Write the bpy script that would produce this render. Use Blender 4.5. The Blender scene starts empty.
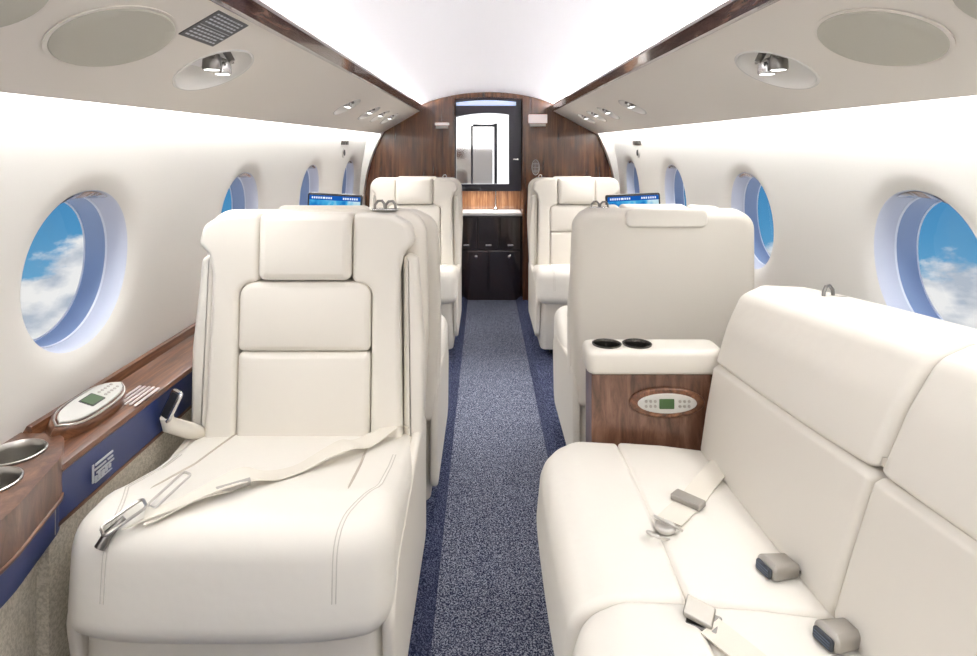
import bpy, bmesh, math, random
from math import sin, cos, pi, radians as R
from mathutils import Vector, Matrix
random.seed(7)
C = bpy.context.scene.collection
V = Vector

# ------------------------------------------------------------------ materials
def mat(name, col, rough=.5, metal=0, coat=0, emis=None, estr=0, bump=None, spec=.5, sheen=0):
    m = bpy.data.materials.new(name); m.use_nodes = True
    nt = m.node_tree; b = nt.nodes['Principled BSDF']
    b.inputs['Base Color'].default_value = (*col, 1)
    b.inputs['Roughness'].default_value = rough
    b.inputs['Metallic'].default_value = metal
    b.inputs['Coat Weight'].default_value = coat
    b.inputs['Coat Roughness'].default_value = .05
    b.inputs['Specular IOR Level'].default_value = spec
    b.inputs['Sheen Weight'].default_value = sheen
    if emis:
        b.inputs['Emission Color'].default_value = (*emis, 1)
        b.inputs['Emission Strength'].default_value = estr
    if bump:
        last = None
        tc = nt.nodes.new('ShaderNodeTexCoord')
        for sc, st, dist in bump:
            n = nt.nodes.new('ShaderNodeTexNoise'); n.inputs['Scale'].default_value = sc
            n.inputs['Detail'].default_value = 3
            bp = nt.nodes.new('ShaderNodeBump'); bp.inputs['Strength'].default_value = st
            bp.inputs['Distance'].default_value = dist
            nt.links.new(tc.outputs['Object'], n.inputs['Vector'])
            nt.links.new(n.outputs['Fac'], bp.inputs['Height'])
            if last: nt.links.new(last.outputs['Normal'], bp.inputs['Normal'])
            last = bp
        nt.links.new(last.outputs['Normal'], b.inputs['Normal'])
    return m

def ramp(nt, stops):
    r = nt.nodes.new('ShaderNodeValToRGB')
    e = r.color_ramp.elements
    while len(e) < len(stops): e.new(.5)
    for k, (p, c) in enumerate(stops):
        e[k].position = p; e[k].color = (*c, 1)
    return r

def wood(name, scale, dark, mid, light, rough=.22, coat=.8):
    m = mat(name, mid, rough, coat=coat); nt = m.node_tree; b = nt.nodes['Principled BSDF']
    tc = nt.nodes.new('ShaderNodeTexCoord'); mp = nt.nodes.new('ShaderNodeMapping')
    mp.inputs['Scale'].default_value = scale
    n = nt.nodes.new('ShaderNodeTexNoise'); n.inputs['Scale'].default_value = 1
    n.inputs['Detail'].default_value = 6; n.inputs['Roughness'].default_value = .65
    n.inputs['Distortion'].default_value = .6
    r = ramp(nt, [(.32, dark), (.5, mid), (.68, light)])
    nt.links.new(tc.outputs['Object'], mp.inputs['Vector']); nt.links.new(mp.outputs['Vector'], n.inputs['Vector'])
    nt.links.new(n.outputs['Fac'], r.inputs['Fac']); nt.links.new(r.outputs['Color'], b.inputs['Base Color'])
    return m

LEATHER = mat('cream_leather', (.80, .765, .70), .42, bump=[(7, .25, .01), (420, .10, .0006)])
LEATHER_S = mat('cream_leather_seat', (.82, .79, .73), .45, bump=[(9, .35, .01), (420, .10, .0006)])
SEAM = mat('leather_seam', (.50, .45, .38), .7)
STITCH = mat('stitching', (.60, .57, .52), .7)
SHELL = mat('seat_shell_leather', (.78, .74, .67), .5, bump=[(5, .15, .008), (400, .08, .0005)])
WALL = mat('wall_lining', (.80, .785, .75), .55, bump=[(300, .05, .0005)])
PSU = mat('overhead_lining', (.80, .765, .71), .6, bump=[(300, .05, .0005)])
CEIL = mat('ceiling_lining', (.86, .85, .88), .6)
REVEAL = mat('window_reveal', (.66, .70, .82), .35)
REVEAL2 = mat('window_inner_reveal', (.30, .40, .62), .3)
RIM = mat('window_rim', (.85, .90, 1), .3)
CHROME = mat('brushed_chrome', (.72, .72, .72), .22, metal=1)
CHROME_D = mat('dark_metal', (.20, .19, .18), .3, metal=1)
STEEL = mat('brushed_steel', (.55, .53, .50), .28, metal=1)
SATIN = mat('satin_nickel', (.40, .38, .35), .40, metal=.85)
BLACK = mat('black_plastic', (.015, .015, .018), .4)
GREY = mat('speaker_cloth', (.50, .49, .43), .85, bump=[(900, .3, .001)])
WEB = mat('cream_webbing', (.76, .72, .64), .8, bump=[(700, .5, .001)])
PLATE = mat('pale_plastic', (.58, .57, .54), .35)
PINK = mat('pale_lamp_plastic', (.85, .75, .74), .4, emis=(1, .86, .84), estr=.35)
COUNTER = mat('white_counter', (.85, .85, .85), .2)
GLOW = mat('lit_lens', (1, 1, 1), .3, emis=(1, .98, .95), estr=6)
DISH = mat('lamp_dish', (.85, .84, .81), .25, spec=.6)
LCD = mat('lcd', (.03, .07, .02), .3, emis=(.2, .34, .12), estr=.05)
NAVY = mat('navy_panel', (.018, .032, .12), .45, coat=.15)
NAVYC = mat('dark_navy_frame', (.010, .008, .022), .35, coat=.1)
SILVER = mat('silver_mark', (.55, .57, .62), .5)
BEIGEW = None
WOOD_H = wood('walnut_ledge', (70, 5, 60), (.045, .016, .008), (.12, .045, .02), (.24, .105, .05), .32, .3)
WOOD_V = wood('walnut_bulkhead', (42, 40, 3.0), (.030, .009, .004), (.085, .030, .012), (.17, .070, .030), .22, .5)
WOOD_P = wood('walnut_panel', (45, 30, 9), (.05, .021, .012), (.12, .055, .033), (.21, .11, .07), .32, .35)
WOOD_T = wood('walnut_trim', (60, 7, 60), (.040, .020, .018), (.11, .06, .05), (.26, .17, .14), .15, 1)
WOOD_D = wood('dark_galley_wood', (30, 30, 4), (.008, .004, .004), (.016, .007, .006), (.035, .014, .010), .2, 1)

def speckle(name, c1, c2, c3, scale):
    m = mat(name, c1, .95, spec=.1, sheen=.0); nt = m.node_tree; b = nt.nodes['Principled BSDF']
    tc = nt.nodes.new('ShaderNodeTexCoord')
    n = nt.nodes.new('ShaderNodeTexNoise'); n.inputs['Scale'].default_value = scale
    n.inputs['Detail'].default_value = 2; n.inputs['Roughness'].default_value = .8
    r = ramp(nt, [(.40, c1), (.50, c2), (.60, c3)])
    bp = nt.nodes.new('ShaderNodeBump'); bp.inputs['Strength'].default_value = .5; bp.inputs['Distance'].default_value = .004
    nt.links.new(tc.outputs['Object'], n.inputs['Vector']); nt.links.new(n.outputs['Fac'], r.inputs['Fac'])
    nt.links.new(r.outputs['Color'], b.inputs['Base Color'])
    nt.links.new(n.outputs['Fac'], bp.inputs['Height']); nt.links.new(bp.outputs['Normal'], b.inputs['Normal'])
    return m
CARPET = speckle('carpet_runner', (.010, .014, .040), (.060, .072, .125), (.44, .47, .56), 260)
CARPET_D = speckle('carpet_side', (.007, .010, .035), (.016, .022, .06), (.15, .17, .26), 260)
BEIGEW = speckle('beige_fabric_wall', (.50, .46, .38), (.60, .56, .47), (.68, .63, .54), 160)

def emit(name, col, s):
    m = bpy.data.materials.new(name); m.use_nodes = True; nt = m.node_tree; nt.nodes.clear()
    e = nt.nodes.new('ShaderNodeEmission'); e.inputs['Color'].default_value = (*col, 1); e.inputs['Strength'].default_value = s
    o = nt.nodes.new('ShaderNodeOutputMaterial'); nt.links.new(e.outputs[0], o.inputs[0]); return m
TUBE_W = emit('wall_wash_tube', (1, .985, .96), 32)
TUBE_C = emit('ceiling_wash_tube', (.975, .97, 1), 95)
ARCH_GLOW = emit('mirrored_arch_glow', (.98, .98, 1), 1.15)  # glow standing in for the bright arch reflected in the mirror

def glass():
    m = bpy.data.materials.new('window_glass'); m.use_nodes = True; nt = m.node_tree; nt.nodes.clear()
    t = nt.nodes.new('ShaderNodeBsdfTransparent'); t.inputs['Color'].default_value = (.93, .96, 1, 1)
    g = nt.nodes.new('ShaderNodeBsdfGlossy'); g.inputs['Roughness'].default_value = .03
    x = nt.nodes.new('ShaderNodeMixShader'); x.inputs['Fac'].default_value = .06
    o = nt.nodes.new('ShaderNodeOutputMaterial')
    nt.links.new(t.outputs[0], x.inputs[1]); nt.links.new(g.outputs[0], x.inputs[2]); nt.links.new(x.outputs[0], o.inputs[0])
    return m
GLASS = glass()

def screen_mat():
    m = bpy.data.materials.new('map_screen'); m.use_nodes = True; nt = m.node_tree; nt.nodes.clear()
    tc = nt.nodes.new('ShaderNodeTexCoord'); n = nt.nodes.new('ShaderNodeTexNoise'); n.inputs['Scale'].default_value = 16
    r = ramp(nt, [(.42, (.02, .22, .62)), (.52, (.08, .50, .85)), (.62, (.65, .88, .95))])
    e = nt.nodes.new('ShaderNodeEmission'); e.inputs['Strength'].default_value = .75
    o = nt.nodes.new('ShaderNodeOutputMaterial')
    nt.links.new(tc.outputs['Object'], n.inputs['Vector']); nt.links.new(n.outputs['Fac'], r.inputs['Fac'])
    nt.links.new(r.outputs['Color'], e.inputs['Color']); nt.links.new(e.outputs[0], o.inputs[0]); return m
SCREEN = screen_mat()

# ------------------------------------------------------------------ geometry helpers
class G:
    def __init__(s): s.v = []; s.f = []
    def add(s, vs, fs):
        k = len(s.v); s.v += [V(p) for p in vs]; s.f += [tuple(i + k for i in f) for f in fs]; return s
    def box(s, x0, x1, y0, y1, z0, z1):
        return s.add([(x, y, z) for z in (z0, z1) for y in (y0, y1) for x in (x0, x1)],
                     [(0, 2, 3, 1), (4, 5, 7, 6), (0, 1, 5, 4), (2, 6, 7, 3), (0, 4, 6, 2), (1, 3, 7, 5)])
    def tube(s, pts, r, n=8, closed=False):
        pts = [V(p) for p in pts]; N = len(pts); vs = []; up = None
        for i, p in enumerate(pts):
            a = pts[(i - 1) % N] if (i > 0 or closed) else p
            b = pts[(i + 1) % N] if (i < N - 1 or closed) else p
            t = (b - a).normalized()
            if up is None: up = t.orthogonal().normalized()
            up = (up - t * up.dot(t)).normalized()
            w = t.cross(up); rr = r[i] if isinstance(r, (list, tuple)) else r
            for k in range(n):
                an = 2 * pi * k / n; vs.append(p + (up * cos(an) + w * sin(an)) * rr)
        fs = []
        for i in range(N if closed else N - 1):
            j = (i + 1) % N
            for k in range(n): fs.append((i*n + k, i*n + (k+1) % n, j*n + (k+1) % n, j*n + k))
        if not closed: fs += [tuple(range(n)), tuple((N-1)*n + k for k in range(n))]
        return s.add(vs, fs)
    def lathe(s, prof, fr, n=40, sx=1, sy=1, cap=True):
        O, U, W, Nn = fr; vs = []
        for (r, h) in prof:
            for k in range(n):
                a = 2 * pi * k / n; vs.append(O + U * (r*cos(a)*sx) + W * (r*sin(a)*sy) + Nn * h)
        fs = [(i*n + k, i*n + (k+1) % n, (i+1)*n + (k+1) % n, (i+1)*n + k) for i in range(len(prof)-1) for k in range(n)]
        if cap: fs += [tuple(range(n)), tuple((len(prof)-1)*n + k for k in range(n))]
        return s.add(vs, fs)
    def pillow(s, out, T, r, fr, dome=0, back_r=None, center=None, n=5, scale=(.97, .92, .85, .76, .66, .55, .43, .3, .15)):
        """closed body: outline in (u,v), thickness T along n, edges rounded by r, front (and back) domed"""
        O, U, W, Nn = fr; M = len(out)
        br = r if back_r is None else back_r
        area = sum(out[i][0]*out[(i+1) % M][1] - out[(i+1) % M][0]*out[i][1] for i in range(M))
        sg = 1 if area > 0 else -1
        nr = []
        for i in range(M):
            a = V(out[i]) - V(out[i-1]); b = V(out[(i+1) % M]) - V(out[i])
            a = V((-a.y, a.x)).normalized() * sg; b = V((-b.y, b.x)).normalized() * sg
            m = (a + b); m = m / max(.3, m.length_squared) * 2 if m.length > 1e-6 else a
            nr.append(m)
        c = V(center) if center else sum((V(p) for p in out), V((0, 0))) / M
        rings = []
        def off(d, w): return [(V(out[i]) + nr[i]*d, w) for i in range(M)]
        bx0, bx1 = min(p[0] for p in out), max(p[0] for p in out); by0, by1 = min(p[1] for p in out), max(p[1] for p in out)
        def dm(p):
            a_ = (2*p.x - bx0 - bx1)/(bx1 - bx0); b_ = (2*p.y - by0 - by1)/(by1 - by0)
            return dome*max(0, 1 - abs(a_)**3)*max(0, 1 - abs(b_)**3)
        def scl(base, t, w): return [(c + (p - c)*t, w) for p, _ in base]
        bb = off(br, 0)
        for t in reversed(scale): rings.append(scl(bb, t, 0))
        for i in range(n): a = pi/2*i/n; rings.append(off(br*(1 - sin(a)), br*(1 - cos(a))))
        for i in range(n+1): a = pi/2*i/n; rings.append(off(r*(1 - cos(a)), T - r + r*sin(a)))
        fb = rings[-1]
        if dome: rings[-1] = [(p, T + dm(p)) for p, _ in fb]
        for t in scale: rings.append([(p, T + (dm(p) if dome else 0)) for p, _ in scl(fb, t, T)])
        vs = [O + U*p.x + W*p.y + Nn*w for ring in rings for p, w in ring]
        fs = [(i*M + k, i*M + (k+1) % M, (i+1)*M + (k+1) % M, (i+1)*M + k) for i in range(len(rings)-1) for k in range(M)]
        fs += [tuple(range(M)), tuple((len(rings)-1)*M + k for k in range(M))]
        return s.add(vs, fs)
    def ribbon(s, pts, w, t=.0015):
        """flat strap: pts = [(point, side vector)]"""
        vs = []
        P = [V(p) for p, _ in pts]
        for i, (p, sd) in enumerate(pts):
            p = V(p); sd = V(sd).normalized()
            tg = (P[min(i+1, len(P)-1)] - P[max(i-1, 0)]).normalized(); nn = sd.cross(tg).normalized()
            if nn.z < 0: nn = -nn
            vs += [p - sd*w/2, p + sd*w/2, p + sd*w/2 + nn*t, p - sd*w/2 + nn*t]
        fs = [(i*4 + k, i*4 + (k+1) % 4, i*4 + 4 + (k+1) % 4, i*4 + 4 + k) for i in range(len(pts)-1) for k in range(4)]
        fs += [(0, 1, 2, 3), tuple(4*(len(pts)-1) + k for k in range(4))]
        return s.add(vs, fs)
    def map(s, fn): s.v = [V(fn(p)) for p in s.v]; return s

def rpoly(pts, rad, seg=6, sub=.03):
    """polygon with rounded corners and subdivided straight runs"""
    out = []; N = len(pts)
    for i in range(N):
        p0, p, p1 = V(pts[i-1]), V(pts[i]), V(pts[(i+1) % N]); r = rad[i] if isinstance(rad, (list, tuple)) else rad
        a = (p0 - p); b = (p1 - p); la, lb = a.length, b.length; a.normalize(); b.normalize()
        ang = math.acos(max(-1, min(1, a.dot(b))))
        if r <= 0 or ang > 3.1: out.append(p); continue
        d = min(r / math.tan(ang/2), la*.49, lb*.49); rr = d*math.tan(ang/2)
        cc = p + (a + b).normalized() * (rr / sin(ang/2))
        s0 = p + a*d - cc; s1 = p + b*d - cc
        a0 = math.atan2(s0.y, s0.x); da = math.atan2(s1.y, s1.x) - a0
        while da > pi: da -= 2*pi
        while da < -pi: da += 2*pi
        for k in range(seg+1): t = a0 + da*k/seg; out.append(cc + V((cos(t), sin(t)))*rr)
    res = []
    for i in range(len(out)):
        p, q = out[i], out[(i+1) % len(out)]; L = (q-p).length
        if L < 1e-5: continue
        res.append((p.x, p.y)); m = int(L/sub)
        for k in range(1, m+1):
            t = k/(m+1); res.append((p.x + (q.x-p.x)*t, p.y + (q.y-p.y)*t))
    return res
def rrect(x0, x1, y0, y1, r, seg=6, sub=.03): return rpoly([(x0, y0), (x1, y0), (x1, y1), (x0, y1)], r, seg, sub)

X, Y, Z = V((1, 0, 0)), V((0, 1, 0)), V((0, 0, 1))
def FR(o, u, v, n): return (V(o), V(u).normalized(), V(v).normalized(), V(n).normalized())

def put(name, g, m, parent=None, smooth=True, fix=True, origin=None):
    """one mesh object; vertices are given in world coordinates of the (unrotated) parent chain"""
    off = V((0, 0, 0)); q = parent
    while q: off += q.location; q = q.parent
    vs = g.v
    if parent is None:
        if origin is None:
            xs = [p.x for p in vs]; ys = [p.y for p in vs]; zs = [p.z for p in vs]
            origin = ((min(xs)+max(xs))/2, (min(ys)+max(ys))/2, min(zs))
        off = V(origin)
    me = bpy.data.meshes.new(name)
    me.from_pydata([tuple(p - off) for p in vs], [], g.f)
    if fix:
        bm = bmesh.new(); bm.from_mesh(me); bmesh.ops.remove_doubles(bm, verts=bm.verts, dist=1e-6)
        bmesh.ops.recalc_face_normals(bm, faces=bm.faces); bm.to_mesh(me); bm.free()
    me.materials.append(m)
    if smooth:
        me.shade_smooth()
        bm = bmesh.new(); bm.from_mesh(me)
        for e in bm.edges:
            if len(e.link_faces) == 2 and e.calc_face_angle(0) > R(38): e.smooth = False
        bm.to_mesh(me); bm.free()
    o = bpy.data.objects.new(name, me); C.objects.link(o)
    if parent: o.parent = parent
    else: o.location = off
    return o

def tag(o, label, cat, group=None, kind=None):
    if label: o['label'] = label
    if cat: o['category'] = cat
    if group: o['group'] = group
    if kind: o['kind'] = kind
    return o
def thing(name, label, cat, loc=(0, 0, 0), group=None, rz=0):
    o = bpy.data.objects.new(name, None); C.objects.link(o); o.location = loc; o.rotation_euler = (0, 0, rz)
    o.empty_display_size = .05
    return tag(o, label, cat, group)
def struct(name, g, m, **k):
    o = put(name, g, m, **k); o['kind'] = 'structure'; return o
def copy_tree(o, parent=None):
    c = o.copy(); C.objects.link(c)
    if parent: c.parent = parent
    for ch in [x for x in bpy.data.objects if x.parent == o]: copy_tree(ch, c)
    return c

def holed_top(out, holes, z0, z1, sx=1):
    bm = bmesh.new()
    vs = [bm.verts.new((p[0], p[1], z1)) for p in out]; es = [bm.edges.new((vs[i], vs[(i+1) % len(vs)])) for i in range(len(vs))]
    for (hx, hy, hr) in holes:
        q = [bm.verts.new((hx + sx*hr*cos(2*pi*k/40), hy + hr*sin(2*pi*k/40), z1)) for k in range(40)]
        es += [bm.edges.new((q[i], q[(i+1) % 40])) for i in range(40)]
    bmesh.ops.triangle_fill(bm, edges=es, use_beauty=True, use_dissolve=False)
    bad = [f for f in bm.faces if any(math.hypot((f.calc_center_median().x - h[0])/sx, f.calc_center_median().y - h[1]) < h[2]*.97 for h in holes)]
    bmesh.ops.delete(bm, geom=bad, context='FACES')
    bm.verts.ensure_lookup_table(); bm.verts.index_update()
    g = G(); g.add([v.co.copy() for v in bm.verts], [tuple(v.index for v in f.verts) for f in bm.faces]); bm.free()
    M = len(out); g.add([(p[0], p[1], z) for z in (z0, z1) for p in out], [(k, (k+1) % M, M+(k+1) % M, M+k) for k in range(M)])
    return g
# ------------------------------------------------------------------ shell
CX = .04
def HW(z): return .89 - .25*(z - .7)**2
def wx(side, z): return CX + side*HW(z)
Y0, Y1 = -.9, 4.3
FL = .012
WZ, WRZ, WRY, PITCH = .836, .168, .171, .86
WY = [1.318 + PITCH*k for k in range(-2, 4)]
N_ = 64
def ring_pt(yc, k, sy=1., sz=1.):
    a = 2*pi*(k + .5)/N_; ca, sa = cos(a), sin(a)
    e = 2/2.08
    return (yc + WRY*sy*math.copysign(abs(ca)**e, ca), WZ + WRZ*sz*math.copysign(abs(sa)**e, sa))
def make_wall(side):
    g = G(); za, zb, zt, zl = .54, 1.14, 1.34, -.05
    def W(y, z): return V((wx(side, z), y, z))
    ys = [Y0] + [(WY[i] + WY[i+1])/2 for i in range(len(WY)-1)] + [Y1]
    for i, yc in enumerate(WY):
        ya, yb = ys[i], ys[i+1]; rings = []
        R_ = 12; full = []
        for q in range(R_+1):
            t = (q/R_)**1.8; row = []
            for k in range(N_):
                y, z = ring_pt(yc, k); dy, dz = y - yc, z - WZ
                sc = 1e9
                if dy > 1e-9: sc = min(sc, (yb-yc)/dy)
                if dy < -1e-9: sc = min(sc, (ya-yc)/dy)
                if dz > 1e-9: sc = min(sc, (zb-WZ)/dz)
                if dz < -1e-9: sc = min(sc, (za-WZ)/dz)
                Y2, Z2 = yc + dy*sc, WZ + dz*sc
                row.append(W(y + (Y2-y)*t, z + (Z2-z)*t))
                dd = math.hypot((Y2-y)*t, (Z2-z)*t); row[-1].x += side*FL*max(0, 1 - dd/.045)**2
            rings.append(row)
        for cy in (ya, yb):
            for cz in (za, zb):
                kb = min(range(N_), key=lambda k: (rings[-1][k] - W(cy, cz)).length); rings[-1][kb] = W(cy, cz)
        vs = [p for r_ in rings for p in r_]
        g.add(vs, [(a*N_+k, a*N_+(k+1) % N_, (a+1)*N_+(k+1) % N_, (a+1)*N_+k) for a in range(R_) for k in range(N_)])
    zs = [zb + (zt-zb)*k/8 for k in range(9)]
    for k in range(8): g.add([W(Y0, zs[k]), W(Y1, zs[k]), W(Y1, zs[k+1]), W(Y0, zs[k+1])], [(0, 1, 2, 3)])
    g.add([W(Y0, zl), W(Y1, zl), W(Y1, za), W(Y0, za)], [(0, 1, 2, 3)])
    return g
struct('wall_left', make_wall(-1), WALL)
struct('wall_right', make_wall(1), WALL)

def window(idx, side, yc):
    root = bpy.data.objects.new('window_%d' % idx, None); C.objects.link(root)
    root.location = (wx(side, WZ), yc, WZ); root['kind'] = 'structure'
    def ring(sy, sz, d):    # d = outward depth
        r = []
        for k in range(N_):
            y, z = ring_pt(yc, k, sy, sz); r.append(V((wx(side, z) + side*(d + FL*(1 if d < .04 else .3)), y, z)))
        return r
    def band(rs):
        g = G(); g.add([p for r_ in rs for p in r_], [(a*N_+k, a*N_+(k+1) % N_, (a+1)*N_+(k+1) % N_, (a+1)*N_+k) for a in range(len(rs)-1) for k in range(N_)])
        return g
    put('reveal', band([ring(1, 1, 0), ring(.985, .985, .004), ring(.965, .965, .030), ring(.95, .95, .052)]), REVEAL, root, fix=False)
    put('inner_rim', band([ring(.95, .95, .052), ring(.935, .935, .050), ring(.925, .925, .054)]), RIM, root, fix=False)
    put('inner_reveal', band([ring(.925, .925, .054), ring(.915, .915, .075), ring(.90, .90, .098)]), REVEAL2, root, fix=False)
    put('outer_rim', band([ring(.90, .90, .098), ring(.885, .885, .097), ring(.88, .88, .100)]), RIM, root, fix=False)
    g = G(); rr = ring(.885, .885, .100); g.add(rr, [tuple(range(N_))]); put('pane', g, GLASS, root, smooth=False, fix=False)
    # folded metallic shade peeking out at the top of the reveal
    g = G(); ks = [k for k in range(N_) if abs((k+.5)/N_ - .25) < .085]
    for (s1, d1), (s2, d2) in (((.985, .003), (.90, .012)), ((.90, .012), (.93, .022)), ((.93, .022), (.87, .034)), ((.87, .034), (.90, .046)), ((.90, .046), (.94, .05))):
        for a in range(len(ks)-1):
            f = []
            for k, s_, d_ in ((ks[a], s1, d1), (ks[a+1], s1, d1), (ks[a+1], s2, d2), (ks[a], s2, d2)):
                edge = 1 - abs((k+.5)/N_ - .25)/.085
                s3 = .965 + (s_-.965)*max(0, edge)
                y, z = ring_pt(yc, k, s3, s3); f.append(V((wx(side, z) + side*(d_ + FL), y, z)))
            g.add(f, [(0, 1, 2, 3)])
    put('window_shade', g, CHROME, root, smooth=False, fix=False)
n = 1
for side in (-1, 1):
    for yc in WY: window(n, side, yc); n += 1

# outer light-tight skin round each reveal is the wall itself; floor
g = G(); g.box(-.115, .225, Y0, 4.6, -.03, 0); struct('floor', g, CARPET, smooth=False)
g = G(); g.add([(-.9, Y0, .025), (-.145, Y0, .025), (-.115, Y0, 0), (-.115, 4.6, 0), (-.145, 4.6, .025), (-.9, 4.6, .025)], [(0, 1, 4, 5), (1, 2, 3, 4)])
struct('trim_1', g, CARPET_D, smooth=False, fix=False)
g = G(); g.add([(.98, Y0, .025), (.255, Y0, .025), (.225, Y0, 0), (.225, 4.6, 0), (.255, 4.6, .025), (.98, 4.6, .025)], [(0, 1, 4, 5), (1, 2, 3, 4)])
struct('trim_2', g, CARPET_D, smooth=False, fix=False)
# ceiling
g = G(); K = 40; xs = [-.62 + 1.30*k/K for k in range(K+1)]
def cz(x): return 1.467 - .36*(x-.03)**2 - .25*abs(x-.03)**4
vs = [(x, y, cz(x)) for y in (Y0, 4.6) for x in xs]
g.add(vs, [(k, k+1, K+2+k, K+1+k) for k in range(K)])
struct('ceiling', g, CEIL, fix=False)
# overhead service panels (sloped valances)
def psu(side):
    xo, xi = (-.715, -.44) if side < 0 else (.775, .475)
    return V((xo, 0, 1.178)), V((xi, 0, 1.338))
def psu_frame(side, t, y, lift=0.):
    a, b = psu(side); u = (b-a).normalized(); nn = V((-u.z*1.0, 0, u.x)) if side < 0 else V((u.z*-1.0, 0, u.x))
    nn = V((u.z, 0, -u.x)); 
    if nn.z > 0: nn = -nn
    p = a + (b-a)*t; p.y = y
    return (p + nn*lift, Y.copy(), u, nn)
for i, side in enumerate((-1, 1)):
    a, b = psu(side); O = psu_frame(side, 0, 0)
    u_ = (b-a).normalized(); L_ = (b-a).length; A0 = V((a.x, 0, a.z))
    hl = [(1.325, .51*L_, .0765)] + [(yy, .51*L_, .0585) for yy in (2.60, 3.10, 3.42, 3.75)]
    g = holed_top([(Y0, 0), (Y1-.003, 0), (Y1-.003, L_), (Y0, L_)], hl, -.012, 0, 1.45)
    g.v = [A0 + Y*p.x + u_*p.y + O[3]*p.z for p in g.v]
    struct('trim_%d' % (3+i), g, PSU, smooth=False, fix=False)
    # wood strip along its upper edge
    s = side; g = G(); prof = [(b.x + s*.004, b.z - .004), (b.x - s*.012, b.z - .004), (b.x - s*.034, b.z + .016), (b.x - s*.034, b.z + .024), (b.x - s*.024, b.z + .024), (b.x + s*.004, b.z + .010)]
    M = len(prof); g.add([(p[0], y, p[1]) for y in (Y0, Y1-.003) for p in prof], [(k, (k+1) % M, M+(k+1) % M, M+k) for k in range(M)] + [tuple(range(M)), tuple(range(M, 2*M))])
    struct('trim_%d' % (5+i), g, WOOD_T, smooth=False)
    # light tubes in the coves
    g = G(); xw = a.x + s*.045; g.tube([(xw, Y0+.05, 1.213), (xw, Y1-.05, 1.213)], .011, 10)
    tag(put('cove_light_tube', g, TUBE_W), 'glowing tube above the lower edge of the %s overhead panel, lighting the wall' % ('port' if s < 0 else 'starboard'), 'light', 'cabin cove light tubes')
    g = G(); xw = b.x + s*.035; g.tube([(xw, Y0+.05, b.z + .012), (xw, Y1-.05, b.z + .012)], .008, 10)
    tag(put('cove_light_tube', g, TUBE_C), 'glowing tube behind the %s wood strip, washing the ceiling' % ('port' if s < 0 else 'starboard'), 'light', 'cabin cove light tubes')
# rear wall behind the camera
g = G(); g.box(-.95, 1.03, Y0-.02, Y0, -.05, 1.5); struct('wall_rear', g, WALL, smooth=False)

g = G(); g.box(-.85, -.30, Y0, Y0+.012, .03, 1.30); struct('trim_7', g, WOOD_V, smooth=False)  # unseen wood panel added for the mirror to reflect
# ------------------------------------------------------------------ forward bulkhead
def arch_out(x0, x1):
    # outline (x,z) of bulkhead between x0 and x1 up to the shell
    top = []
    k = 0
    xs = [x0 + (x1-x0)*q/24 for q in range(25)]
    for x in xs:
        top.append((x, min(cz(x)+.002, 1.47)))
    return [(x1, -.03), (x0, -.03)] + top
def prism_y(out, y0, y1):
    g = G(); M = len(out)
    g.add([(p[0], y, p[1]) for y in (y0, y1) for p in out], [tuple(range(M)), tuple(range(M, 2*M))] + [(k, (k+1) % M, M+(k+1) % M, M+k) for k in range(M)])
    return g
XL, XR = -.205, .268
zs = [-.03 + 1.36*k/20 for k in range(21)]
outL = [(XL, -.03)] + [(wx(-1, z)-.002, z) for z in zs] + [(x, cz(x)+.002) for x in [-.62 + (XL+.62)*k/16 for k in range(17)]]
struct('wall_front', prism_y(outL, 4.3, 4.34), WOOD_V, smooth=False)
outR = [(XR, -.03)] + [(wx(1, z)+.002, z) for z in zs] + [(x, cz(x)+.002) for x in [.68 + (XR-.68)*k/16 for k in range(17)]]
struct('wall_front.001', prism_y(outR, 4.3, 4.34), WOOD_V, smooth=False)
for q, side in enumerate((-1, 1)):
    zz = [.026 + (1.25-.026)*k/30 for k in range(31)]
    inn = [(wx(side, z) - side*(.025 + .075*max(0, (z-.75)/.45)**1.8), z) for z in zz]
    struct('trim_%d' % (8+q), prism_y(inn + [(wx(side, z) + side*.002, z) for z in reversed(zz)], 4.235, 4.299), WALL, smooth=False)
# header arch over the galley recess
hd = [(x, cz(x)+.002) for x in [XL + (XR-XL)*k/16 for k in range(17)]] + [(x, 1.432 - .22*(x-.03)**2) for x in [XR + (XL-XR)*k/16 for k in range(17)]]
struct('wall_front.002', prism_y(hd, 4.3, 4.34), WOOD_V, smooth=False)
g = G(); g.box(XL-.02, XR+.02, 4.60, 4.62, -.03, 1.5); struct('wall_front.003', g, WOOD_V, smooth=False)
g = G(); g.box(XL-.02, XL, 4.34, 4.6, -.03, 1.45); struct('wall_front.004', g, WOOD_V, smooth=False)
g = G(); g.box(XR, XR+.02, 4.34, 4.6, -.03, 1.45); struct('wall_front.005', g, WOOD_V, smooth=False)

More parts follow.
